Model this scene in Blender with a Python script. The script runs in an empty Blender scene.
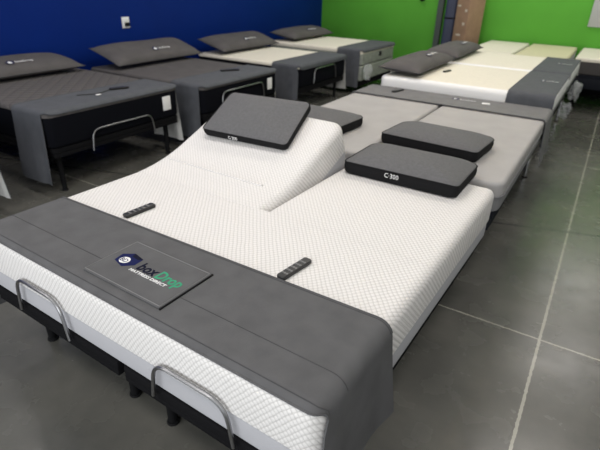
import bpy, bmesh, math, random
import numpy as np
from mathutils import Vector, Matrix, Euler
R = math.radians
C = bpy.context.scene.collection
sc = bpy.context.scene
random.seed(4)

# ------------------------------------------------------------------ camera, world, lights, exposure
def look():
    yaw, pitch, roll = R(31.33), R(27.6), R(1.56)
    fwd = np.array([-math.sin(yaw)*math.cos(pitch), math.cos(yaw)*math.cos(pitch), -math.sin(pitch)])
    r = np.cross(fwd, [0, 0, 1]); r /= np.linalg.norm(r); u = np.cross(r, fwd)
    c, s = math.cos(roll), math.sin(roll)
    r2 = c*r + s*u; u2 = -s*r + c*u
    return Matrix([[r2[i], u2[i], -fwd[i]] for i in range(3)])
cd = bpy.data.cameras.new('camera'); cam = bpy.data.objects.new('camera', cd); C.objects.link(cam)
cam.matrix_world = Matrix.Translation((0, 0, 1.9)) @ look().to_4x4()
cd.sensor_width = 36; cd.lens = 475.5/600*36; cd.clip_start = .05
cd.dof.use_dof = True; cd.dof.focus_distance = 2.0; cd.dof.aperture_fstop = 2.8
sc.camera = cam

w = bpy.data.worlds.new('daylight'); sc.world = w; w.use_nodes = True
bg = w.node_tree.nodes['Background']; bg.inputs[0].default_value = (.93, .97, 1, 1); bg.inputs[1].default_value = .3

sc.view_settings.view_transform = 'Standard'; sc.view_settings.look = 'None'
sc.view_settings.gamma = 1; sc.view_settings.exposure = 0
sc.view_settings.use_curve_mapping = False
CEIL = 3.7
def area(name, loc, sx, sy, power, col=(1, .955, .92)):
    l = bpy.data.lights.new(name, 'AREA'); l.shape = 'RECTANGLE'; l.size = sx; l.size_y = sy; l.energy = power; l.color = col
    o = bpy.data.objects.new(name, l); C.objects.link(o); o.location = loc; return o
for ix in range(3):
    for iy in range(5):
        area('ceiling_light', (-4.6+ix*2.6, -.4+iy*2.6, CEIL-.03), 1.2, .6, 27)
# daylight through the shop front behind the photographer
o = area('shop_front_daylight', (-1.2, -2.9, 1.7), 7.5, 2.8, 190, (.95, .98, 1)); o.rotation_euler = (R(90), 0, 0)

dl = bpy.data.lights.new('ceiling_downlight', 'POINT'); dl.energy = 22; dl.color = (1, .78, .45); dl.shadow_soft_size = .07
do = bpy.data.objects.new('ceiling_downlight', dl); C.objects.link(do); do.location = (-1.22, 4.55, CEIL-.1)
# ------------------------------------------------------------------ materials
def nodes(m): return m.node_tree.nodes, m.node_tree.links
def mat(name, col, rough=.7, metal=0, noise=None, bump=None, var=0, spec=None, sheen=0):
    """noise = scale of colour mottling (var = amount); bump = (scale, strength)"""
    m = bpy.data.materials.new(name); m.use_nodes = True; n, l = nodes(m); b = n['Principled BSDF']
    b.inputs['Base Color'].default_value = (*col, 1); b.inputs['Roughness'].default_value = rough; b.inputs['Metallic'].default_value = metal
    if spec is not None: b.inputs['Specular IOR Level'].default_value = spec
    if sheen: b.inputs['Sheen Weight'].default_value = sheen
    tc = n.new('ShaderNodeTexCoord')
    if noise:
        t = n.new('ShaderNodeTexNoise'); t.inputs['Scale'].default_value = noise; t.inputs['Detail'].default_value = 5
        l.new(tc.outputs['Object'], t.inputs['Vector'])
        r = n.new('ShaderNodeValToRGB'); r.color_ramp.elements[0].position = .3; r.color_ramp.elements[1].position = .7
        r.color_ramp.elements[0].color = (*[c*(1-var) for c in col], 1); r.color_ramp.elements[1].color = (*[min(1, c*(1+var)) for c in col], 1)
        l.new(t.outputs[0], r.inputs[0]); l.new(r.outputs[0], b.inputs['Base Color'])
    if bump:
        t = n.new('ShaderNodeTexNoise'); t.inputs['Scale'].default_value = bump[0]; t.inputs['Detail'].default_value = 3
        l.new(tc.outputs['Object'], t.inputs['Vector'])
        bp = n.new('ShaderNodeBump'); bp.inputs['Strength'].default_value = bump[1]; bp.inputs['Distance'].default_value = .004
        l.new(t.outputs[0], bp.inputs['Height']); l.new(bp.outputs[0], b.inputs['Normal'])
    return m
def math_node(n, l, op, a, b=None, c=None):
    k = n.new('ShaderNodeMath'); k.operation = op
    for i, v in enumerate((a, b, c)):
        if v is None: continue
        if isinstance(v, (int, float)): k.inputs[i].default_value = v
        else: l.new(v, k.inputs[i])
    return k.outputs[0]
def knit(name, col, dark, px, py, dist, rough=.85):
    """knitted lozenge relief: cells px by py metres, laid out on the cloth"""
    m = mat(name, col, rough); n, l = nodes(m); b = n['Principled BSDF']
    tc = n.new('ShaderNodeTexCoord'); s = n.new('ShaderNodeSeparateXYZ')
    l.new(tc.outputs['Object'], s.inputs[0])
    nz = n.new('ShaderNodeTexNoise'); nz.inputs['Scale'].default_value = 14; l.new(tc.outputs['Object'], nz.inputs['Vector'])
    x = math_node(n, l, 'ADD', s.outputs[0], math_node(n, l, 'MULTIPLY', nz.outputs[0], .012))
    y = math_node(n, l, 'ADD', s.outputs[1], math_node(n, l, 'MULTIPLY', s.outputs[2], 1.0))
    a = math_node(n, l, 'ADD', math_node(n, l, 'MULTIPLY', x, math.pi/px), math_node(n, l, 'MULTIPLY', y, math.pi/py))
    d = math_node(n, l, 'SUBTRACT', math_node(n, l, 'MULTIPLY', x, math.pi/px), math_node(n, l, 'MULTIPLY', y, math.pi/py))
    h = math_node(n, l, 'ABSOLUTE', math_node(n, l, 'MULTIPLY', math_node(n, l, 'SINE', a), math_node(n, l, 'SINE', d)))
    h = math_node(n, l, 'POWER', h, .5)
    r = n.new('ShaderNodeValToRGB'); r.color_ramp.elements[0].color = (*dark, 1); r.color_ramp.elements[1].color = (*col, 1); r.color_ramp.elements[1].position = .75
    l.new(h, r.inputs[0]); l.new(r.outputs[0], b.inputs['Base Color'])
    bp = n.new('ShaderNodeBump'); bp.inputs['Strength'].default_value = 1; bp.inputs['Distance'].default_value = dist
    l.new(h, bp.inputs['Height']); l.new(bp.outputs[0], b.inputs['Normal'])
    return m
M = {}
M['white_knit'] = knit('white knitted mattress cover', (.73, .712, .70), (.52, .505, .49), .024, .030, .0019)
M['pale_border'] = mat('pale grey mattress border', (.42, .42, .445), .8, bump=(500, .3))
M['charcoal_cloth'] = mat('charcoal runner cloth', (.088, .088, .092), .85, noise=9, var=.13, bump=(420, .5))
M['navy_cloth'] = mat('slate runner cloth', (.072, .077, .088), .85, noise=9, var=.12, bump=(420, .5))
M['grey_cloth'] = mat('mid grey runner cloth', (.15, .15, .153), .85, noise=9, var=.1, bump=(420, .4))
M['lining'] = mat('pale lining cloth', (.62, .62, .6), .9, bump=(300, .3))
M['seam'] = mat('seam thread', (.045, .045, .048), .8)
M['seam_light'] = mat('worn seam thread', (.2, .2, .2), .8)
M['black_metal'] = mat('black powder coat', (.007, .007, .008), .7, spec=.12)
M['dark_rail'] = mat('dark grey base upholstery', (.008, .008, .009), .9, bump=(400, .4), spec=.06)
M['steel'] = mat('brushed steel bar', (.33, .33, .34), .3, metal=1)
M['chrome'] = mat('chrome', (.7, .7, .72), .15, metal=1)
M['pillow_top'] = mat('grey pillow mesh', (.105, .105, .11), .8, noise=60, var=.12, bump=(260, .8))
M['pillow_band'] = mat('black pillow gusset', (.009, .009, .010), .8, bump=(400, .4), spec=.15)
M['cushion'] = mat('charcoal cushion cloth', (.092, .086, .086), .85, spec=.25, noise=6, var=.1, bump=(420, .4))
M['quilt'] = mat('charcoal quilted top', (.098, .091, .09), .85, spec=.25)
def quilting(m, p, dist):
    n, l = nodes(m); b = n['Principled BSDF']; tc = n.new('ShaderNodeTexCoord'); s = n.new('ShaderNodeSeparateXYZ'); l.new(tc.outputs['Object'], s.inputs[0])
    a = math_node(n, l, 'SINE', math_node(n, l, 'MULTIPLY', math_node(n, l, 'ADD', s.outputs[0], s.outputs[1]), math.pi/p))
    d = math_node(n, l, 'SINE', math_node(n, l, 'MULTIPLY', math_node(n, l, 'SUBTRACT', s.outputs[0], s.outputs[1]), math.pi/p))
    h = math_node(n, l, 'POWER', math_node(n, l, 'ABSOLUTE', math_node(n, l, 'MULTIPLY', a, d)), .45)
    bp = n.new('ShaderNodeBump'); bp.inputs['Strength'].default_value = 1; bp.inputs['Distance'].default_value = dist
    l.new(h, bp.inputs['Height']); l.new(bp.outputs[0], b.inputs['Normal'])
quilting(M['quilt'], .15, .014)
M['black_border'] = mat('black mattress border', (.005, .0055, .008), .9, bump=(60, .4), spec=.05)
M['grey_top'] = mat('light grey stretch cover', (.36, .35, .345), .85, noise=5, var=.05, bump=(500, .3))
M['grey_border'] = mat('grey mattress border', (.2, .2, .205), .8)
M['navy_base'] = mat('navy black base cloth', (.008, .01, .016), .75, spec=.2)
M['cream_top'] = mat('cream mattress top', (.72, .68, .58), .85, noise=30, var=.04, bump=(90, .5))
M['white_side'] = mat('white mattress side', (.82, .82, .82), .8, bump=(200, .3))
M['beige_top'] = mat('beige mattress top', (.60, .56, .38), .85, noise=30, var=.05, bump=(90, .5))
M['dark_side'] = mat('dark brown mattress side', (.05, .046, .045), .8)
M['wrapped'] = mat('grey green wrapped side', (.27, .29, .26), .35, noise=14, var=.25)
M['remote_body'] = mat('black remote plastic', (.012, .012, .013), .35)
M['remote_key'] = mat('grey remote keys', (.16, .16, .16), .5)
M['white_tag'] = mat('white label', (.8, .8, .8), .6)
M['print_white'] = mat('white print', (.75, .75, .75), .7)
M['print_navy'] = mat('navy print', (.012, .016, .07), .9, spec=.1)
M['print_black'] = mat('blue black print', (.008, .009, .022), .9, spec=.1)
M['print_green'] = mat('green print', (.05, .30, .17), .9, spec=.1)
M['blue_wall'] = mat('blue wall paint', (.0006, .018, .165), .6, noise=2, var=.05, bump=(120, .15), spec=.15)
M['green_wall'] = mat('green wall paint', (.11, .41, .045), .6, noise=2, var=.05, bump=(120, .15), spec=.2)
M['ceiling'] = mat('white ceiling tile', (.7, .7, .68), .9, bump=(200, .2))
M['plate'] = mat('white wall plate', (.8, .8, .8), .5)
M['cardboard'] = mat('brown cardboard', (.30, .19, .12), .85, noise=6, var=.12)
M['tape'] = mat('pale packing tape', (.62, .55, .45), .4)
M['navy_panel'] = mat('navy grey vinyl wrap', (.035, .045, .09), .5, noise=3, var=.15)
M['steel_frame'] = mat('grey painted trim', (.08, .1, .09), .6)
M['grey_board'] = mat('light grey sign board', (.45, .46, .46), .6)
def plastic():
    m = bpy.data.materials.new('clear plastic film'); m.use_nodes = True; n, l = nodes(m); b = n['Principled BSDF']
    b.inputs['Base Color'].default_value = (.8, .83, .85, 1); b.inputs['Roughness'].default_value = .18; b.inputs['Alpha'].default_value = .25
    t = n.new('ShaderNodeTexNoise'); t.inputs['Scale'].default_value = 25
    bp = n.new('ShaderNodeBump'); bp.inputs['Strength'].default_value = .8; bp.inputs['Distance'].default_value = .02
    l.new(t.outputs[0], bp.inputs['Height']); l.new(bp.outputs[0], b.inputs['Normal'])
    return m
M['plastic'] = plastic()
def floor_mat():
    m = mat('polished concrete floor', (.15, .15, .14), .28, spec=.5); n, l = nodes(m); b = n['Principled BSDF']
    tc = n.new('ShaderNodeTexCoord'); s = n.new('ShaderNodeSeparateXYZ'); l.new(tc.outputs['Object'], s.inputs[0])
    t1 = n.new('ShaderNodeTexNoise'); t1.inputs['Scale'].default_value = 1.6; t1.inputs['Detail'].default_value = 8; t1.inputs['Roughness'].default_value = .62; l.new(tc.outputs['Object'], t1.inputs['Vector'])
    r = n.new('ShaderNodeValToRGB'); e = r.color_ramp.elements
    e[0].position = .33; e[0].color = (.075, .075, .068, 1); e[1].position = .7; e[1].color = (.14, .136, .12, 1)
    l.new(t1.outputs[0], r.inputs[0])
    def band(v, c, wdt): # 1 inside a cut
        return math_node(n, l, 'LESS_THAN', math_node(n, l, 'ABSOLUTE', math_node(n, l, 'SUBTRACT', v, c)), wdt)
    nz = n.new('ShaderNodeTexNoise'); nz.inputs['Scale'].default_value = 40; l.new(tc.outputs['Object'], nz.inputs['Vector'])
    jit = math_node(n, l, 'MULTIPLY', math_node(n, l, 'SUBTRACT', nz.outputs[0], .5), .012)
    xj = math_node(n, l, 'ADD', s.outputs[0], jit); yj = math_node(n, l, 'ADD', s.outputs[1], jit)
    k = band(xj, .085, .0075)
    for y in (2.665, 6.26, -.94, 9.9): k = math_node(n, l, 'MAXIMUM', k, band(yj, y, .006))
    for x in (-3.0, 3.1): k = math_node(n, l, 'MAXIMUM', k, band(xj, x, .006))
    mx = n.new('ShaderNodeMix'); mx.data_type = 'RGBA'
    l.new(k, mx.inputs[0]); l.new(r.outputs[0], mx.inputs[6]); mx.inputs[7].default_value = (.36, .35, .30, 1)
    # one darker cut running slightly askew
    sk = math_node(n, l, 'SUBTRACT', yj, math_node(n, l, 'MULTIPLY', s.outputs[0], .31))
    k2 = band(sk, 4.283, .016)
    mx2 = n.new('ShaderNodeMix'); mx2.data_type = 'RGBA'
    l.new(k2, mx2.inputs[0]); l.new(mx.outputs[2], mx2.inputs[6]); mx2.inputs[7].default_value = (.05, .05, .048, 1)
    l.new(mx2.outputs[2], b.inputs['Base Color'])
    t2 = n.new('ShaderNodeTexNoise'); t2.inputs['Scale'].default_value = 5; t2.inputs['Detail'].default_value = 6; l.new(tc.outputs['Object'], t2.inputs['Vector'])
    rr = n.new('ShaderNodeMapRange'); rr.inputs[3].default_value = .16; rr.inputs[4].default_value = .36; l.new(t2.outputs[0], rr.inputs[0]); l.new(rr.outputs[0], b.inputs['Roughness'])
    return m
M['floor'] = floor_mat()

# ------------------------------------------------------------------ helpers
def tag(o, label=None, cat=None, group=None, kind=None):
    if label: o['label'] = label
    if cat: o['category'] = cat
    if group: o['group'] = group
    if kind: o['kind'] = kind
    return o
class Frame:
    """a bed's own axes: foot centre on the floor at the origin, head towards +y"""
    def __init__(s, loc=(0, 0, 0), rz=0): s.loc = Vector(loc); s.rz = rz; s.m = Matrix.Translation(s.loc) @ Matrix.Rotation(rz, 4, 'Z')
W0 = Frame()
def thing(name, label, cat, fr, off=(0, 0, 0), group=None):
    o = bpy.data.objects.new(name, None); o.empty_display_size = .1; C.objects.link(o)
    o.matrix_world = fr.m @ Matrix.Translation(off); tag(o, label, cat, group); o['_off'] = tuple(off)
    return o
def sharp(me, ang=35):
    me.polygons.foreach_set('use_smooth', [True]*len(me.polygons))
    me.set_sharp_from_angle(angle=R(ang))
def obj(name, geo, m, parent=None, ang=35, label=None):
    """geo = (verts, faces[, material index per face]) in the thing's frame; linked as one mesh"""
    v, f = geo[0], geo[1]
    off = Vector(parent['_off']) if parent is not None and '_off' in parent else Vector((0, 0, 0))
    me = bpy.data.meshes.new(name); me.from_pydata([tuple(Vector(p)-off) for p in v], [], f)
    ms = m if isinstance(m, (list, tuple)) else [m]
    for x in ms: me.materials.append(x)
    if len(geo) > 2: me.polygons.foreach_set('material_index', geo[2])
    me.update(); sharp(me, ang)
    o = bpy.data.objects.new(name, me); C.objects.link(o)
    if parent is not None:
        o.parent = parent
        if '_off' in parent: o['_off'] = parent['_off']
    if label: o['label'] = label
    return o
def join(*gs):
    V, F = [], []
    for g in gs:
        k = len(V); V += list(g[0]); F += [tuple(i+k for i in f) for f in g[1]]
    return V, F
def outline(x0, x1, y0, y1, r, n=5):
    r = max(min(r, (x1-x0)/2-1e-4, (y1-y0)/2-1e-4), 1e-4); P = []
    for cx, cy, a0 in ((x1-r, y0+r, -90), (x1-r, y1-r, 0), (x0+r, y1-r, 90), (x0+r, y0+r, 180)):
        for i in range(n+1):
            a = R(a0+90*i/n); P.append((cx+r*math.cos(a), cy+r*math.sin(a)))
    return P
def slab(x0, x1, y0, y1, z0, z1, rv=.03, rt=.02, rb=.01, n=5, bulge=0):
    """cushioned slab: rv rounds the plan corners, rt / rb the top / bottom edges"""
    prof = []
    for i in range(n+1):
        a = R(90*i/n); prof.append((rb*(1-math.sin(a)), z0+rb*(1-math.cos(a))))
    if bulge: prof += [(-bulge*.7, z0+(z1-z0)*.3), (-bulge, (z0+z1)/2), (-bulge*.7, z0+(z1-z0)*.7)]
    for i in range(n+1):
        a = R(90*i/n); prof.append((rt*(1-math.cos(a)), z1-rt*(1-math.sin(a))))
    prof.append((rt+min(.02, .2*(x1-x0), .2*(y1-y0)), z1)); prof.insert(0, (rb+min(.02, .2*(x1-x0), .2*(y1-y0)), z0))
    V, F = [], []; m = 0
    for ins, z in prof:
        P = outline(x0+ins, x1-ins, y0+ins, y1-ins, rv-ins, n); m = len(P)
        V += [(p[0], p[1], z) for p in P]
    for k in range(len(prof)-1):
        for i in range(m):
            j = (i+1) % m; F.append((k*m+i, k*m+j, (k+1)*m+j, (k+1)*m+i))
    F.append(tuple(range(m-1, -1, -1))); F.append(tuple((len(prof)-1)*m+i for i in range(m)))
    return V, F
def box(x0, x1, y0, y1, z0, z1, b=.004): return slab(x0, x1, y0, y1, z0, z1, b, b, b, 2)
def cut(geo, planes, keep=None):
    """slice a mesh at y values (and keep only y below / above when asked) so it can bend"""
    bm = bmesh.new(); vs = [bm.verts.new(p) for p in geo[0]]
    for f in geo[1]: bm.faces.new([vs[i] for i in f])
    for y in planes:
        bmesh.ops.bisect_plane(bm, geom=bm.verts[:]+bm.edges[:]+bm.faces[:], plane_co=(0, y, 0), plane_no=(0, 1, 0))
    if keep:
        y, side = keep
        r = bmesh.ops.bisect_plane(bm, geom=bm.verts[:]+bm.edges[:]+bm.faces[:], plane_co=(0, y, 0), plane_no=(0, side, 0), clear_inner=True)
        es = [e for e in r['geom_cut'] if isinstance(e, bmesh.types.BMEdge)]
        bmesh.ops.holes_fill(bm, edges=es)
    bm.verts.index_update()
    out = [tuple(v.co) for v in bm.verts], [tuple(v.index for v in f.verts) for f in bm.faces]; bm.free(); return out
def bend(geo, yh, zb, th, soft=.16):
    """lift everything past yh about the line (yh, zb) by th, easing over `soft` metres"""
    N = 400; smax = 1.6; ds = smax/N; T = [(yh-soft/2, zb, 0.)]
    for i in range(N):
        s = (i+.5)*ds; a = th*min(1, max(0, s/soft)); y, z, _ = T[-1]
        T.append((y+ds*math.cos(a), z+ds*math.sin(a), th*min(1, (i+1)*ds/soft)))
    V = []
    for x, y, z in geo[0]:
        s = y-(yh-soft/2)
        if s <= 0: V.append((x, y, z)); continue
        i = min(N, s/ds); k = int(i); t = i-k; a = T[k]; b = T[min(N, k+1)]
        py, pz, an = (a[q]*(1-t)+b[q]*t for q in range(3)); h = z-zb
        V.append((x, py-h*math.sin(an), pz+h*math.cos(an)))
    return V, geo[1]
def tube(path, r, n=10, closed=False):
    P = [Vector(p) for p in path]; V, F = [], []; prev = None
    for i, p in enumerate(P):
        t = (P[min(i+1, len(P)-1)]-P[max(i-1, 0)]).normalized()
        if prev is None: u = t.orthogonal().normalized()
        else: u = (prev-t*prev.dot(t)).normalized()
        prev = u; v = t.cross(u)
        for k in range(n):
            a = 2*math.pi*k/n; V.append(tuple(p+u*r*math.cos(a)+v*r*math.sin(a)))
    for i in range(len(P)-1):
        for k in range(n):
            F.append((i*n+k, i*n+(k+1) % n, (i+1)*n+(k+1) % n, (i+1)*n+k))
    F.append(tuple(range(n-1, -1, -1))); F.append(tuple((len(P)-1)*n+k for k in range(n)))
    return V, F
def fillet(pts, r, n=6):
    out = [Vector(pts[0])]
    for i in range(1, len(pts)-1):
        p = Vector(pts[i]); a = (Vector(pts[i-1])-p); b = (Vector(pts[i+1])-p); d = min(r, a.length*.49, b.length*.49)
        A = p+a.normalized()*d; B = p+b.normalized()*d
        for k in range(n+1):
            t = k/n; out.append(A*(1-t)**2+p*2*t*(1-t)+B*t*t)
    out.append(Vector(pts[-1])); return out
def lathe(prof, c, n=16):
    V, F = [], []
    for r, z in prof:
        for k in range(n):
            a = 2*math.pi*k/n; V.append((c[0]+r*math.cos(a), c[1]+r*math.sin(a), z))
    for i in range(len(prof)-1):
        for k in range(n): F.append((i*n+k, i*n+(k+1) % n, (i+1)*n+(k+1) % n, (i+1)*n+k))
    F.append(tuple(range(n-1, -1, -1))); F.append(tuple((len(prof)-1)*n+k for k in range(n)))
    return V, F
def sheet(prof, y0, y1, ny=10, th=.006, wav=0, flare=0, seed=0, fine=0):
    """cloth following the (x, z) profile, swept along y, with its lining (material 1) underneath.
    fine = depth at the near end cut into narrow rows so that it can turn down over an edge"""
    rnd = random.Random(seed); ph = [rnd.uniform(0, 6.28) for _ in range(6)]
    P = [Vector((p[0], 0, p[1])) for p in prof]; n = len(P); N = []
    for i in range(n):
        t = (P[min(i+1, n-1)]-P[max(i-1, 0)]).normalized(); N.append(Vector((-t.z, 0, t.x)))
    rows = [i/ny for i in range(ny+1)]
    if fine: q = fine/(y1-y0); rows = [q*i/14 for i in range(14)]+[q+(1-q)*i/ny for i in range(ny+1)]
    ny = len(rows)-1
    zt = max(p.z for p in P); top, bot = [], []
    for j in range(ny+1):
        v = rows[j]
        for i in range(n):
            dz = max(0, zt-.05-P[i].z); y = y0+(y1-y0)*v
            y += flare*dz*(v-.5)*2
            wv = wav*dz*(1.6+math.sin(v*7+ph[0])+.6*math.sin(v*13+ph[1]+dz*4))*.6
            p = P[i]+N[i]*wv; p.y = y
            top.append(tuple(p+N[i]*th)); bot.append(tuple(p))
    V = top+bot; K = len(top); F, mi = [], []
    for j in range(ny):
        for i in range(n-1):
            a, b, c, d = j*n+i, j*n+i+1, (j+1)*n+i+1, (j+1)*n+i
            F.append((a, b, c, d)[::-1] if 0 else (a, d, c, b)); mi.append(0)
            F.append((a+K, b+K, c+K, d+K)); mi.append(1)
    def edge(ids):
        for a, b in zip(ids[:-1], ids[1:]): F.append((a, b, b+K, a+K)); mi.append(0)
    edge([i for i in range(n)]); edge([ny*n+i for i in range(n)][::-1]); edge([j*n for j in range(ny+1)][::-1]); edge([j*n+n-1 for j in range(ny+1)])
    # make normals consistent
    bm = bmesh.new(); vs = [bm.verts.new(p) for p in V]
    for f, q in zip(F, mi):
        ff = bm.faces.new([vs[i] for i in f]); ff.material_index = q
    bmesh.ops.recalc_face_normals(bm, faces=bm.faces[:]); bm.verts.index_update()
    out = V, [tuple(v.index for v in f.verts) for f in bm.faces], [f.material_index for f in bm.faces]; bm.free()
    return out
def fold(g, zt, r, x0=-9, x1=9, rv=.05, fan=0):
    """turn the near end of a runner (y < r) down over the mattress edge of radius r"""
    V = []
    for x, y, z in g[0]:
        c = min(rv, max(0, x-(x1-rv), (x0+rv)-x))          # follow the mattress round its plan corners
        y += (rv-math.sqrt(rv*rv-c*c))*max(0, 1-max(0, y)/.15)+fan*x*min(1, max(0, (y-.2)/.28))
        if z > zt-r-.002 and y < r:
            h = z-zt+r; a = (r-y)/r
            if a <= math.pi/2: y, z = r-h*math.sin(a), zt-r+h*math.cos(a)
            else: y, z = r-h, zt-r-(a-math.pi/2)*r
        elif y < -.006: y = -.006
        V.append((x, y, z))
    return (V,)+tuple(g[1:])
def drape_profile(x0, x1, zt, zb0, zb1, r=.045, gap=.004, out=.05, n=6):
    """cross-section of a runner over a mattress from x0 to x1, hanging to zb0 on the x0 side and zb1 on the x1 side"""
    P = []
    def hang(x, s, zb):
        q = []; H = zt-r-zb
        for k in range(9):
            t = k/8; q.append((x+s*(gap+out*t**1.5), zt-r-H*t))
        return q
    P += hang(x0, -1, zb0)[::-1]
    for i in range(1, n): a = R(180-90*i/n); P.append((x0+r+(r+gap)*math.cos(a), zt-r+(r+gap)*math.sin(a)))
    for k in range(25): P.append((x0+r+(x1-x0-2*r)*k/24, zt+gap))
    for i in range(1, n): a = R(90-90*i/n); P.append((x1-r+(r+gap)*math.cos(a), zt-r+(r+gap)*math.sin(a)))
    P += hang(x1, 1, zb1)
    return P
def seam_geo(prof, y, th=.006, r=.0016, i0=0, i1=None):
    P = [Vector((p[0], 0, p[1])) for p in prof]; n = len(P); out = []
    for i in range(n):
        t = (P[min(i+1, n-1)]-P[max(i-1, 0)]).normalized(); out.append(P[i]+Vector((-t.z, 0, t.x))*(th+r*.3)+Vector((0, y, 0)))
    return tube(out[i0:i1], r, 6)
def text(name, body, size, m, parent, mw, shear=0, align='LEFT', depth=.0006, sx=1, bold=0):
    cu = bpy.data.curves.new(name, 'FONT'); cu.body = body; cu.size = size; cu.extrude = depth; cu.shear = shear; cu.align_x = align; cu.resolution_u = 2; cu.offset = bold
    t = bpy.data.objects.new(name, cu); C.objects.link(t)
    bpy.context.view_layer.update()
    me = bpy.data.meshes.new_from_object(t.evaluated_get(bpy.context.evaluated_depsgraph_get()))
    bpy.data.objects.remove(t); bpy.data.curves.remove(cu)
    me.transform(Matrix.Scale(sx, 4, (1, 0, 0))); me.materials.clear(); me.materials.append(m); me.name = name
    o = bpy.data.objects.new(name, me); C.objects.link(o); o.parent = parent; o.matrix_local = mw
    return o
def poly_prism(pts, z0, z1):
    n = len(pts); V = [(x, y, z0) for x, y in pts]+[(x, y, z1) for x, y in pts]
    return V, [tuple(range(n-1, -1, -1)), tuple(range(n, 2*n))]+[(i, (i+1) % n, n+(i+1) % n, n+i) for i in range(n)]
def struct(name, geo, m): return tag(obj(name, geo, m), kind='structure')

# ------------------------------------------------------------------ the room
XW, YW = -6.2, 10.93
struct('floor', box(XW-.2, 4.2, -3, YW+.2, -.1, 0, .001), M['floor'])
struct('wall_left', box(XW-.15, XW, -3, YW+.15, 0, CEIL, .001), M['blue_wall'])
struct('wall_back', box(XW, 4.2, YW, YW+.15, 0, CEIL, .001), M['green_wall'])
struct('unseen_wall_right', box(4.2, 4.35, -3, YW+.15, 0, CEIL, .001), M['grey_board'])  # unseen wall, added to block light from the right and darken right-facing sides
struct('ceiling', box(XW-.15, 4.2, -3, YW+.15, CEIL, CEIL+.1, .001), M['ceiling'])
struct('baseboard_left', box(XW, XW+.012, -3, YW-.012, 0, .1, .002), M['black_metal'])
struct('baseboard_back', box(XW, 4.2, YW-.012, YW, 0, .1, .002), M['black_metal'])
struct('trim_1', box(-3.36, -3.24, YW-.1, YW, 0, CEIL, .004), M['steel_frame'])

# wall plate on the blue wall
t = thing('wall_outlet', 'white outlet plate on the blue wall, with a dark plug low in it', 'outlet', W0, (XW, 5.08, 1.17))
def on_wall(y0, y1, z0, z1, x0, x1): return box(XW+x0, XW+x1, y0, y1, z0, z1, .002)
obj('plate', on_wall(5.015, 5.145, 1.16, 1.31, 0, .012), M['plate'], t)
obj('socket', on_wall(5.045, 5.115, 1.245, 1.29, .012, .018), M['white_tag'], t)
obj('plug', on_wall(5.055, 5.125, 1.185, 1.235, .012, .04), M['pillow_band'], t)
# dark fixture high on the green wall, grey board on the right
t = thing('wall_fixture', 'small dark round fixture high on the green wall, left of the navy roll', 'wall fixture', W0, (-3.74, YW, 1.55))
def disc_y(cx, cz, prof, n=20):
    V, F = lathe(prof, (0, 0), n); return [(cx+a, YW-z, cz+b) for a, b, z in V], F
obj('fixture_back', disc_y(-3.74, 1.56, [(.07, 0), (.07, .02)]), M['black_metal'], t)
obj('fixture_cap', disc_y(-3.74, 1.56, [(.055, .02), (.05, .05), (.02, .06)]), M['dark_rail'], t)
tag(obj('notice_board', box(-.52, .35, YW-.03, YW-.004, 1.2, 2.1, .004), M['grey_board']), 'light grey board mounted on the green wall at far right', 'board')

# navy wrapped roll-up mattress standing upright, and tall carton, by the green wall
fr = Frame((-3.0, 10.72, 0), R(4))
t = thing('upright_mattress', 'tall navy wrapped mattress standing on end between grey trim and brown carton', 'mattress', fr)
obj('wrap', slab(-.13, .10, -.12, .14, 0, 2.05, .05, .05, .03), M['navy_panel'], t)
for z in (.45, 1.2, 1.7): obj('strap', slab(-.133, .103, -.123, .143, z, z+.03, .05, .003, .003), M['black_metal'], t, label='black band')
fr = Frame((-2.60, 10.52, 0), R(-32))
t = thing('carton', 'tall brown cardboard carton standing against the green wall', 'carton', fr)
obj('carton_body', box(-.17, .17, -.2, .2, 0, 2.15, .006), M['cardboard'], t)
for i, (x, z, ww, hh) in enumerate(((-.02, .92, .12, .035), (.08, 1.12, .06, .05), (.10, 1.36, .06, .05), (-.1, 1.45, .09, .03))):
    obj('shipping_label', box(x-ww/2, x+ww/2, -.202, -.1995, z, z+hh, .0005), M['tape'], t, label='small pale label')

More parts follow.
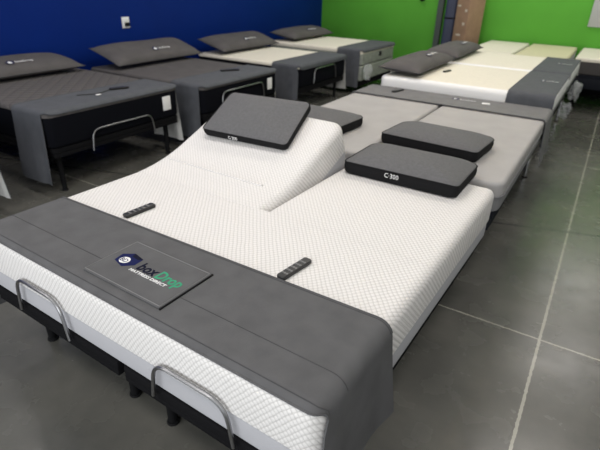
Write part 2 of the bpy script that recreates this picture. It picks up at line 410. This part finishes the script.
# ------------------------------------------------------------------ builders
def legs(root, pts, z1, r=.028, m='black_metal'):
    for x, y in pts:
        g = obj('leg', lathe([(r*.8, .012), (r*.82, .03), (r, z1-.02), (r*1.3, z1-.015), (r*1.3, z1)], (x, y)), M[m], root)
        obj('foot_pad', lathe([(r*1.05, 0), (r*1.1, .006), (r*1.0, .014)], (x, y)), M['pillow_band'], g)
def bar_path(xa, xb, y, z0, z1, spread=.025, lean=0, r=.07):
    return fillet([(xa-spread, y+lean, z0), (xa, y, z1), (xb, y, z1), (xb+spread, y+lean, z0)], r)
def make_base(label, fr, x0, x1, L, zd, depth=.09, bars=(), m='dark_rail', lift=0, hinge=None, legm='black_metal', barm='steel', leg_in=.2, y0=0., group='adjustable bed bases', legx=.1, barr=.008, legpts=None):
    """adjustable bed base: deck (in two sections when lifted), side rails, cross bar, legs, retainer bars"""
    root = thing('adjustable_bed', label, 'bed', fr, ((x0+x1)/2, y0, 0), group)
    z0 = zd-depth
    if lift:
        obj('deck', box(x0, x1, y0, hinge-.304, zd-.05, zd, .01), M[m], root)
        hd = bend(cut(slab(x0, x1, hinge-.3, y0+L-.05, zd-.065, zd-.008, .02, .012, .012), [hinge-.3+.03*i for i in range(1, 22)]), hinge, zd, lift, .6)
        obj('head_section', hd, M[m], root)
        xm = (x0+x1)/2
        obj('lift_arm', tube([(xm, hinge-.1, z0+.03), (xm, hinge+.42, zd+.06)], .02), M['black_metal'], root)
    else:
        obj('deck', slab(x0, x1, y0, y0+L, zd-.05, zd, .03, .012, .01), M[m], root)
    rails = join(box(x0+.01, x1-.01, y0+.005, y0+.06, z0, zd-.05), box(x0+.01, x1-.01, y0+L-.2, y0+L-.14, z0, zd-.06), box(x0+.01, x0+.06, y0+.06, y0+L-.2, z0, zd-.052), box(x1-.06, x1-.01, y0+.06, y0+L-.2, z0, zd-.052))
    obj('frame', rails, M[m], root)
    legs(root, legpts or [(x, y) for x in (x0+legx, x1-legx) for y in (y0+leg_in, y0+L-.35)], z0, m=legm)
    for xa, xb, ya, za, zb in bars:
        obj('retainer_bar', tube(bar_path(xa, xb, ya, za, zb, .03, 0, .08), barr, 10), M[barm], root)
    return root
def gusset_pillow(label, loc, rot, hw, hd, hb=.055, crown=.05, txt=None, group=None, rr=.05, ts=.042, shear=0):
    root = bpy.data.objects.new('pillow', None); C.objects.link(root); root.empty_display_size = .1
    root.matrix_world = Matrix.Translation(loc) @ Matrix.Rotation(rot[0], 4, 'X') @ Matrix.Rotation(rot[2], 4, 'Z'); tag(root, label, 'pillow', group)
    def ol(s, z):
        P = []
        for cx, cy, a0 in ((1, -1, -90), (1, 1, 0), (-1, 1, 90), (-1, -1, 180)):
            for i in range(9):
                a = R(a0+90*i/8); P.append(((cx*(hw-rr)+rr*math.cos(a))*s, (cy*(hd-rr)+rr*math.sin(a))*s, z))
        # gently bowed sides, pinched corners
        return [(x*(1+.03*(1-(y/hd)**2))+shear*y, y*(1+.05*(1-(x/hw)**2)), zz) for x, y, zz in P]
    def arch(x): return crown*.55*(1-(x/hw)**2)
    def stack(rings, capbot, captop):
        V, F = [], []; m = len(rings[0])
        for r in rings: V += r
        for k in range(len(rings)-1):
            for i in range(m): F.append((k*m+i, k*m+(i+1) % m, (k+1)*m+(i+1) % m, (k+1)*m+i))
        if capbot: F.append(tuple(range(m-1, -1, -1)))
        if captop: F.append(tuple((len(rings)-1)*m+i for i in range(m)))
        return V, F
    def lift(P): return [(x, y, z+arch(x)*.9) for x, y, z in P]
    b0 = .012
    band = [ol(.96, 0), ol(.985, .004), ol(.998, b0)]+[ol(1+.012*math.sin(math.pi*k/5), b0+(hb)*k/5) for k in range(1, 5)]
    zt = b0+hb
    band = [[(x, y, z+arch(x)*.9*max(0, min(1, (z-b0)/hb))) for x, y, z in r] for r in band]+[lift(ol(1, zt)), lift(ol(.985, zt-.004))]
    obj('gusset', stack(band, True, True), M['pillow_band'], root, 50)
    tops = [lift(ol(.992, zt-.003))]+[lift(ol(s, zt+crown*.75*(1-s**2.4)**.8)) for s in (.99, .975, .95, .9, .8, .65, .45, .25, .1)]
    obj('top_panel', stack(tops, False, True), M['pillow_top'], root, 60)
    ring = lift(ol(1.002, zt)); obj('piping', tube(ring+[ring[0]], .004, 6), M['pillow_band'], root)
    if txt:
        mw = Matrix.Translation((-.075, -hd*1.062-.004, b0+hb*.5-ts*.36+crown*.27)) @ Matrix.Rotation(R(90), 4, 'X')
        text('logo', txt, ts, M['print_white'], root, mw, sx=.9)
    return root
def cushion(label, fr, c, hw, hd, th, tilt, group, logo=None, name='pillow', m='cushion', rz=0):
    """wide sewn cushion with pointed corners; c = centre of its underside in the bed's frame; logo=(x, y)"""
    root = bpy.data.objects.new(name, None); C.objects.link(root); root.empty_display_size = .1
    root.matrix_world = fr.m @ Matrix.Translation(c) @ Matrix.Rotation(rz, 4, 'Z') @ Matrix.Rotation(tilt, 4, 'X'); tag(root, label, 'pillow', group)
    n, k = 30, 16; V, F = [], []
    def prof(u, v): return (max(0, 1-abs(u)**5)**.6)*(max(0, 1-abs(v)**3)**.6)
    rnd = random.Random(len(label)); p1, p2 = rnd.uniform(0, 6), rnd.uniform(0, 6)
    for s in (1, -1):
        for j in range(k+1):
            for i in range(n+1):
                u = -1+2*i/n; v = -1+2*j/k
                x = hw*u*(1-.02*(1-v*v)); y = hd*v*(1-.04*(1-u*u))
                h = prof(u, v)*(1+.06*math.sin(5*u+p1)*math.cos(3*v+p2))
                z = th*(.34+.66*h) if s > 0 else th*(.34-.34*h**.7)
                V.append((x, y, z+s*.001))
    K = (n+1)*(k+1)
    for j in range(k):
        for i in range(n):
            a, b, c2, d = j*(n+1)+i, j*(n+1)+i+1, (j+1)*(n+1)+i+1, (j+1)*(n+1)+i
            F.append((a, b, c2, d)); F.append((a+K, d+K, c2+K, b+K))
    per = [i for i in range(n+1)]+[j*(n+1)+n for j in range(1, k+1)]+[k*(n+1)+i for i in range(n-1, -1, -1)]+[j*(n+1) for j in range(k-1, 0, -1)]
    for a, b in zip(per, per[1:]+per[:1]): F.append((a, a+K, b+K, b))
    obj('cover', (V, F), M[m], root, 80)
    ring = [V[i] for i in per]; obj('piping', tube([(x, y, z) for x, y, z in ring+[ring[0]]], .005, 6), M['seam'], root)
    if logo:
        u, v = logo; e = .02; z = lambda a, b: th*(.34+.66*prof(a, b))
        zz = z(u, v); sl = (z(u, v+e)-z(u, v-e))/(2*e*hd); ang = math.atan(sl)
        x = hw*u; y = hd*v*(1-.04*(1-u*u))
        mw = Matrix.Translation((x, y, zz+.012)) @ Matrix.Rotation(ang, 4, 'X')
        brand_mark(root, mw, .7)
    return root
def brand_mark(root, mw, s=1.0, big=False):
    """the shop's box mark and name, flat on the cloth"""
    hexo = [(-.062, .02), (-.012, .056), (.062, .04), (.066, -.016), (.022, -.056), (-.052, -.036)]
    def flat(nm, pts, m, h0, h1, par=root):
        g = poly_prism([(x*s, y*s) for x, y in pts], h0, h1)
        o = obj(nm, g, m, None); o.parent = par; o.matrix_local = mw; return o
    if big:
        b = flat('logo_box', hexo, M['print_navy'], 0, .0008)
        flat('logo_lid', [(-.012, .056), (.062, .04), (.045, .022), (-.005, .030)], M['print_black'], .0009, .0013)
        ring = [(.029*math.cos(a)-.008, .026*math.sin(a)-.012) for a in [2*math.pi*i/24 for i in range(24)]]
        flat('logo_disc', ring, M['print_white'], .0009, .0014)
        text('logo_letters', 'BD', .038*s, M['print_navy'], root, mw @ Matrix.Translation((-.033*s, -.026*s, .0016)), sx=.95)
        text('logo_word', 'box', .086*s, M['print_black'], root, mw @ Matrix.Translation((.09*s, -.03*s, .0004)), shear=.1, sx=.86, bold=.0018)
        text('logo_word', 'Drop', .084*s, M['print_green'], root, mw @ Matrix.Translation((.212*s, -.03*s, .0004)), shear=.1, sx=.84, bold=.0015)
        text('tagline', 'MATTRESS DIRECT', .0235*s, M['print_white'], root, mw @ Matrix.Translation((.072*s, -.056*s, .0004)), shear=.1, sx=1.22, bold=.0004)
    else:
        flat('logo_box', hexo, M['print_navy'], 0, .0012)
        flat('logo_disc', [(.034*math.cos(a)-.002, .034*math.sin(a)-.004) for a in [2*math.pi*i/16 for i in range(16)]], M['print_white'], .0014, .002)
        text('logo_word', 'boxDrop', .085*s, M['print_white'], root, mw @ Matrix.Translation((.085*s, -.022*s, .0006)), sx=.95)
def remote(label, fr, c, rz, L=.17, wd=.05, th=.018, keys=True, group=None, lying='on a bed'):
    root = bpy.data.objects.new('remote_control', None); C.objects.link(root); root.empty_display_size = .05
    root.matrix_world = fr.m @ Matrix.Translation(c) @ Matrix.Rotation(rz, 4, 'Z'); tag(root, label, 'remote', group)
    obj('case', slab(-wd/2, wd/2, -L/2, L/2, 0, th, wd*.3, .006, .004), M['remote_body'], root)
    if keys:
        for r_ in range(5):
            for k in (-1, 0, 1):
                obj('button', slab(k*wd*.27-.0048, k*wd*.27+.0048, L*(-.33+r_*.15)-.0055, L*(-.33+r_*.15)+.0055, th-.001, th+.0022, .003, .001, .0005, 2), M['remote_key'], root)
    return root

# ------------------------------------------------------------------ the near white bed
ZT, ZM, ZB = .78, .577, .457      # mattress top, colour change, underside
fr1 = Frame((-1.395, .874, 0), R(-1.7)); HW = .957; HL = 1.01; LEN = 2.085; HINGE = 1.2; LIFT = R(22); SOFT = .6
GAP = .006
yc = [.9+.02*i for i in range(1, 40)]
def half_pair(z0, z1, rt, rb, ins, split):
    foot = cut(slab(-HL+ins, HW-ins, ins, LEN-ins, z0, z1, .055, rt, rb), [], keep=(split, -1))
    rgt = cut(slab(GAP, HW-ins, ins-.3, LEN-ins, z0, z1, .05, rt, rb), [], keep=(split-.001, 1))
    lft = cut(slab(-HL+ins, -GAP, ins-.3, LEN-.04-ins, z0, z1, .08, rt, rb), yc, keep=(split-.001, 1))
    return join(foot, rgt, bend(lft, HINGE, ZB, LIFT, SOFT))
t = thing('mattress', 'near white knitted mattress on the nearest bed, left head section raised', 'mattress', fr1, (0, 0, ZB))
obj('cover', half_pair(ZM-.004, ZT, .05, .008, 0, .99), M['white_knit'], t)
cr = [(-HL+.07+.02*i, 1.265, ZT) for i in range(40)]
obj('fold_seam', tube(bend((cr, []), HINGE, ZB, LIFT, SOFT)[0], .008, 8), M['white_knit'], t)
obj('border', half_pair(ZB, ZM+.006, .012, .02, .006, .99), M['pale_border'], t, label='pale grey lower border')
# bases: left half lifts its head end
make_base('left bed base under the white split mattress, head end raised', fr1, -HL+.02, -.012, LEN, ZB-.001, .085, [(-.675, -.345, -.018, ZB-.02, .635)], lift=LIFT, hinge=HINGE, legpts=[(-.925, .18), (-.204, .18), (-.85, 1.7), (-.1, 1.7)])
make_base('right bed base under the white split mattress, lying flat', fr1, .012, HW-.02, LEN, ZB-.001, .085, [(.26, .61, -.018, ZB-.02, .625)], legpts=[(.078, .17), (.75, .25), (.1, 1.7), (.45, 1.7)])
# its runner and logo flap
prof1 = drape_profile(-HL, HW, ZT, .29, .30, .05, .005, .0)
t = thing('bed_runner', 'charcoal cloth runner with a printed logo flap across the near white mattress', 'bed runner', fr1, (0, .25, ZT))
obj('cloth', fold(sheet(prof1, .006, .483, 14, .006, .04, .13, 1, fine=.06), ZT, .05, -HL, HW, .03, .03), M['charcoal_cloth'], t)
for y in (.034, .17, .47): obj('stitching', fold(seam_geo(prof1, y, .0062, .0013, 9, len(prof1)-9), ZT, .05, -HL, HW, .03, .03), M['seam'], t)
for y in (.009, .48): obj('hem', fold(seam_geo(prof1, y, .0055, .003, 9, len(prof1)-9), ZT, .05, -HL, HW, .03, .03), M['charcoal_cloth'], t)
fl = obj('logo_flap', slab(-.245, .22, .072, .356, ZT+.0105, ZT+.0185, .012, .003, .003), M['charcoal_cloth'], t)
obj('flap_trim', tube([(-.238, .349, ZT+.019), (-.238, .08, ZT+.019), (.213, .08, ZT+.019), (.213, .349, ZT+.019), (-.238, .349, ZT+.019)], .0016, 6), M['seam_light'], t)
obj('flap_edge', box(.218, .226, .070, .358, ZT+.0105, ZT+.0165, .001), M['pillow_band'], t, label='black flap edge')
g = Matrix.Translation((-.148, .225-.25, .0188))
brand_mark(t, g, .9, True)
# pillows and remotes on it
gusset_pillow('grey pillow with black gusset lying flat on the white mattress, right head side', (-.905, 2.83, ZT+.005), (R(0), 0, R(-.5)), .365, .23, .06, .055, 'C·300', rr=.04)
ph = Matrix.Translation((0, HINGE, ZB)) @ Matrix.Rotation(LIFT, 4, 'X')
def on_head(x, s): # point on the lifted section's top, s metres past the hinge
    v = ph @ Vector((0, s, ZT-ZB)); return fr1.m @ Vector((x, v.y, v.z))
p = on_head(-.58, .652)
gusset_pillow('grey pillow with black gusset resting on the raised left mattress section', (p.x, p.y, p.z+.008), (LIFT, 0, R(2)), .332, .225, .036, .035, 'C·300', rr=.03, ts=.034, shear=-.13)
remote('black remote on the white mattress, left of the logo flap', fr1, (-.51, .586, ZT+.001), R(-3), .185, .043)
remote('black remote on the white mattress, right half, beside the runner', fr1, (.468, .60, ZT+.001), R(-6), .195, .044)

# ------------------------------------------------------------------ the grey bed behind its head
fr2 = Frame((-1.33, 3.0, 0), 0); L2 = 2.325; Z2 = .78; H2 = .975
for s, nm in ((-1, 'left'), (1, 'right')):
    x0, x1 = (.009, H2) if s > 0 else (-H2, -.009)
    t = thing('mattress', f'light grey mattress, {nm} half of the grey split bed behind the white one', 'mattress', fr2, ((x0+x1)/2, 0, Z2-.21))
    obj('cover', slab(x0, x1, 0, L2, Z2-.10, Z2, .10, .028, .008), M['grey_top'], t)
    obj('border', slab(x0+.004, x1-.004, .004, L2-.004, Z2-.21, Z2-.098, .10, .012, .014), M['grey_border'], t, label='darker grey border')
    ring = [(x, y, Z2-.10) for x, y in outline(x0-.002, x1+.002, -.002, L2+.002, .10)]
    obj('piping', tube(ring+[ring[0]], .005, 6), M['grey_border'], t)
    make_base(f'navy black bed base under the {nm} half of the grey split bed', fr2, x0+.02*(s < 0)+.006, x1-.02*(s > 0)-.006, L2-.04, Z2-.212, .13, m='navy_base', y0=.02, leg_in=.35, legm='black_metal', legx=.3)
prof2 = drape_profile(-H2, H2, Z2, .36, .36, .028, .012, .02)
t = thing('bed_runner', 'grey runner across the foot of the grey split bed', 'bed runner', fr2, (0, 2.1, Z2))
obj('cloth', sheet(prof2, L2-.5, L2-.01, 10, .006, .03, .05, 2), [M['grey_cloth'], M['lining']], t)
obj('hem', seam_geo(prof2, L2-.49, .0055, .003, 9, len(prof2)-9), M['grey_cloth'], t)
brand_mark(t, Matrix.Translation((.06, .06, .019)), .55)
gusset_pillow('grey pillow with black gusset on the right half of the grey split bed', (-.955, 3.53, Z2+.002), (0, 0, R(-4)), .365, .225, .06, .05)
gusset_pillow('grey pillow with black gusset on the left half of the grey bed, partly hidden', (-2.02, 3.47, Z2+.002), (0, 0, R(-4)), .365, .25, .06, .05)
remote('small black remote on the grey runner of the grey split bed', fr2, (-.57, 2.125, Z2+.0185), R(-12), .19, .05, keys=False)
tag(obj('price_card', slab(-.04, .04, -.025, .025, 0, .004, .008, .001, .001, 2), M['white_tag']), 'small white card lying on the grey runner near the white bed side', 'card').matrix_world = fr2.m @ Matrix.Translation((.38, 2.125, Z2+.0185)) @ Matrix.Rotation(R(8), 4, 'Z')

# ------------------------------------------------------------------ beds along the blue wall (heads to the wall)
PI2 = math.pi/2
def wall_bed(nm, fr, zt, top, side, runner, w=1.52, L=2.04, th=.33, zlen=.40, bars=None, tagy=None, mlabel='', place='', cush=None, logo=None, hang=.13, base=True, hidden=False, rw=.5, depth=.09, bm='black_metal', zd=None, tilt=R(16), lip=-.012):
    h = w/2; zb = zt-th
    t = thing('mattress', mlabel, 'mattress', fr, (0, 0, zb), 'mattresses along the blue wall')
    ct = .05 if side == 'black_border' else .075
    obj('cover', slab(-h, h, 0, L, zt-ct, zt, .07, .04, .006), M[top], t)
    obj('border', slab(-h+.004, h-.004, .004, L-.004, zb, zt-ct+.007, .07, .01, .03), M[side], t)
    if tagy is not None:
        obj('law_label', box(tagy[0], tagy[1], -.004, .006, zt-.24, zt-.09, .001), M['white_tag'], t, label='white sewn label')
    make_base(f'black bed base under the {place}', fr, -h+.02, h-.02, L-.02, zd or zb-.001, depth, bars or [], m='dark_rail', y0=.02, leg_in=.12, barm='steel', legx=.1)
    pr = drape_profile(-h, h, zt, hang, hang, .04, .007, .03)
    r = thing('bed_runner', f'slate runner hanging over both sides of the {place}' if len(place.split()) < 9 else f'slate runner over the {place}', 'bed runner', fr, (0, rw/2, zt), 'bed runners along the blue wall')
    obj('cloth', fold(sheet(pr, lip, rw, 10, .007, .03, .03, len(place), fine=.12), zt, .04, -h, h, .07), [M[runner], M['lining']], r)
    for y in (lip+.005, rw-.012): obj('hem', fold(seam_geo(pr, y, .0062, .003, 9, len(pr)-9), zt, .04, -h, h, .07), M[runner], r)
    if cush is not None:
        cushion(f'wide charcoal cushion at the head of the {place}' if len(place.split()) < 9 else f'wide cushion at the head of the {place}', fr, (cush, L-.26, zt+.012+.29*math.sin(tilt)), .79, .29, .15, tilt, 'wide cushions along the blue wall', (-.06, -.52) if logo is None else logo)
    return t
frA = Frame((-4.02, 3.10, 0), PI2); frB = Frame((-3.88, 4.90, 0), PI2); frC = Frame((-3.87, 6.99, 0), PI2); frD = Frame((-3.74, 8.865, 0), PI2)
frZ = Frame((-4.045, 1.06, 0), PI2)
wall_bed('A', frA, .79, w=1.59, top='quilt', side='black_border', runner='navy_cloth', bars=[(-.37, .35, -.025, .36, .56)], tagy=(.55, .66), mlabel='charcoal quilted mattress with black sides, first in view along the blue wall', place='quilted charcoal bed nearest along the blue wall', cush=-.08, tilt=R(8))
wall_bed('B', frB, .75, 'cushion', 'black_border', 'navy_cloth', bars=[(-.43, .39, -.02, .32, .64)], tagy=(.52, .62), mlabel='plain charcoal mattress with black sides, second along the blue wall', place='plain charcoal bed, second along the blue wall', cush=.09, tilt=R(17))
wall_bed('C', frC, .72, 'cream_top', 'black_border', 'navy_cloth', bars=[(-.36, .30, -.034, .42, .635)], mlabel='cream topped mattress with black sides, third along the blue wall', place='cream topped bed, third along the blue wall', cush=.07, tilt=R(15), lip=-.05)
wall_bed('D', frD, .77, 'cream_top', 'wrapped', 'navy_cloth', mlabel='cream topped mattress with grey wrapped sides in the blue and green corner', place='cream topped bed in the blue and green corner', cush=.12, tilt=R(8), lip=-.03, depth=.1, zd=.233, th=.27)
wall_bed('Z', frZ, .79, 'quilt', 'black_border', 'navy_cloth', mlabel='mattress at the left edge of the photo, mostly out of frame', place='bed cut off at the left edge of the photo')
rm = remote('black remote with a trailing cord on the quilted charcoal bed', frA, (.22, .27, .8075), R(70), .2, .055, keys=False)
cp = [Vector(p) for p in ((.13, .30, .812), (.02, .26, .812), (-.08, .24, .812), (-.16, .28, .812), (-.24, .33, .812))]
cp = fillet(cp, .08); inv = (Matrix.Translation((.22, .27, .8075)) @ Matrix.Rotation(R(70), 4, 'Z')).inverted()
obj('cord', tube([inv @ p for p in cp], .004, 6), M['remote_body'], rm)
tag(obj('card', slab(-.025, .025, -.018, .018, 0, .004, .006, .001, .001, 2), M['white_tag']), 'tiny white card lying by the remote cord on the quilted charcoal bed', 'card').matrix_world = frA.m @ Matrix.Translation((-.09, .20, .8085))
remote('black remote on the plain charcoal bed, second along the blue wall', frB, (.17, .36, .768), R(60), .26, .06, keys=False)

for z0, z1 in ((.235, .49),):
    t = thing('box_spring', 'grey green plastic wrapped box spring under the mattress in the wall corner', 'box spring', frD, (0, 0, z0))
    obj('body', slab(-.75, .75, .004, 2.03, z0, z1, .05, .02, .02), M['wrapped'], t)

# ------------------------------------------------------------------ two white beds beyond the grey one, heads to the left
LE = 1.88
def cross_bed(fr, place, zt, h, seed, hang):
    t = thing('mattress', f'white sided cream topped mattress, {place}', 'mattress', fr, (0, 0, zt-.25), 'white mattresses beyond the grey bed')
    obj('cover', slab(-h, h, 0, LE, zt-.16, zt, .09, .05, .01), M['white_side'], t)
    obj('top_panel', slab(-h+.05, h-.05, .05, LE-.05, zt-.02, zt+.003, .06, .004, .004), M['cream_top'], t, label='cream top panel')
    obj('border', slab(-h+.004, h-.004, .004, LE-.004, zt-.25, zt-.154, .09, .01, .03), M['grey_border'], t)
    make_base(f'dark bed base, {place}', fr, -h+.02, h-.02, LE-.02, zt-.251, .10, m='dark_rail', y0=.02, leg_in=.08, legm='chrome', legx=.08)
    pr = drape_profile(-h, h, zt, *hang, .05, .008, .02)
    r = thing('bed_runner', f'charcoal runner at the foot of the bed {place}', 'bed runner', fr, (0, .22, zt), 'charcoal runners beyond the grey bed')
    obj('cloth', sheet(pr, -.002, .45, 10, .007, .04, .05, seed), [M['navy_cloth'], M['lining']], r)
    for y in (.008, .442): obj('hem', seam_geo(pr, y, .0062, .003, 9, len(pr)-9), M['navy_cloth'], r)
    brand_mark(r, Matrix.Translation((.06, .0, .017)) @ Matrix.Rotation(R(-90), 4, 'Z'), .42)
    cushion(f'wide charcoal cushion at the head of the bed {place}', fr, (-.02, LE-.22, zt+.03), .72, .25, .14, R(3), 'wide cushions beyond the grey bed', (.05, -.35))
frE = Frame((-.36, 6.125, 0), PI2); frG = Frame((-.36, 7.68, 0), PI2)
cross_bed(frE, 'just beyond the grey split bed', .90, .745, 5, (.48, .858))
cross_bed(frG, 'second beyond the grey split bed', .90, .745, 8, (.858, .68))
remote('dark remote on the cream bed just beyond the grey one, beside its cushion', frE, (-.02, 1.30, .904), R(75), .15, .035, keys=False)

# clear plastic bags hanging at the foot of these beds
def bag(label, c, r, seed):
    bm = bmesh.new(); bmesh.ops.create_icosphere(bm, subdivisions=4, radius=1); rnd = random.Random(seed); q = [rnd.uniform(0, 6) for _ in range(6)]
    for v in bm.verts:
        p = v.co; k = 1+.16*math.sin(5*p.x+q[0]+3*p.z)+.13*math.sin(7*p.y+q[1])*math.cos(4*p.z+q[2])+.07*math.sin(13*p.z+q[3]+6*p.x)
        k *= 1-.35*max(0, p.z)
        v.co = Vector((c[0]+p.x*r[0]*k, c[1]+p.y*r[1]*k, c[2]+p.z*r[2]*k))
    V = [tuple(v.co) for v in bm.verts]; F = [tuple(v.index for v in f.verts) for f in bm.faces]; bm.free()
    return tag(obj('plastic_bag', (V, F), M['plastic'], None, 60), label, 'plastic bag')
bag('crumpled clear plastic bag at the foot of the second white bed', (-.27, 7.05, .72), (.065, .16, .14), 3)
bag('smaller crumpled clear plastic bag, lower, at the foot of the nearer white bed', (-.30, 6.45, .58), (.065, .11, .11), 7)

# ------------------------------------------------------------------ beds with their heads at the green wall
def end_bed(label, place, fr, w, L, zt, top, side, th, depth, zr):
    h = w/2
    t = thing('mattress', label, 'mattress', fr, (0, 0, zt-th), 'mattresses along the green wall')
    obj('cover', slab(-h, h, 0, L, zt-.06, zt, .06, .03, .006), M[top], t)
    obj('border', slab(-h+.004, h-.004, .004, L-.004, zt-th, zt-.052, .06, .01, .02), M[side], t)
    make_base(f'dark bed base under the {place}', fr, -h+.02, h-.02, L-.02, zr, depth, m='navy_base', y0=.02, leg_in=.1, legx=.1)
end_bed('narrow cream mattress at the green wall, left of the beige one', 'narrow cream mattress at the green wall', Frame((-1.80, 9.0, 0)), .76, 1.88, .84, 'cream_top', 'white_side', .25, .2, .589)
end_bed('beige yellow mattress at the green wall, middle of three', 'beige yellow mattress at the green wall', Frame((-.975, 8.9, 0)), .80, 1.98, .84, 'beige_top', 'white_side', .25, .2, .589)
end_bed('cream mattress with dark brown sides at the green wall, far right', 'dark sided mattress at far right', Frame((.26, 9.3, 0)), 1.5, 1.6, .84, 'cream_top', 'dark_side', .26, .22, .579)

dm = [o for o in C.objects if o.get('label', '').startswith('cream topped mattress with grey wrapped')][0]
obj('label_patch', box(.0, .09, -.006, .006, .60, .68, .001), M['black_metal'], dm, label='small black label')
bag('clear plastic film bunched at the lower corner of the wrapped corner bed', (-3.664, 8.22, .42), (.07, .12, .16), 11)
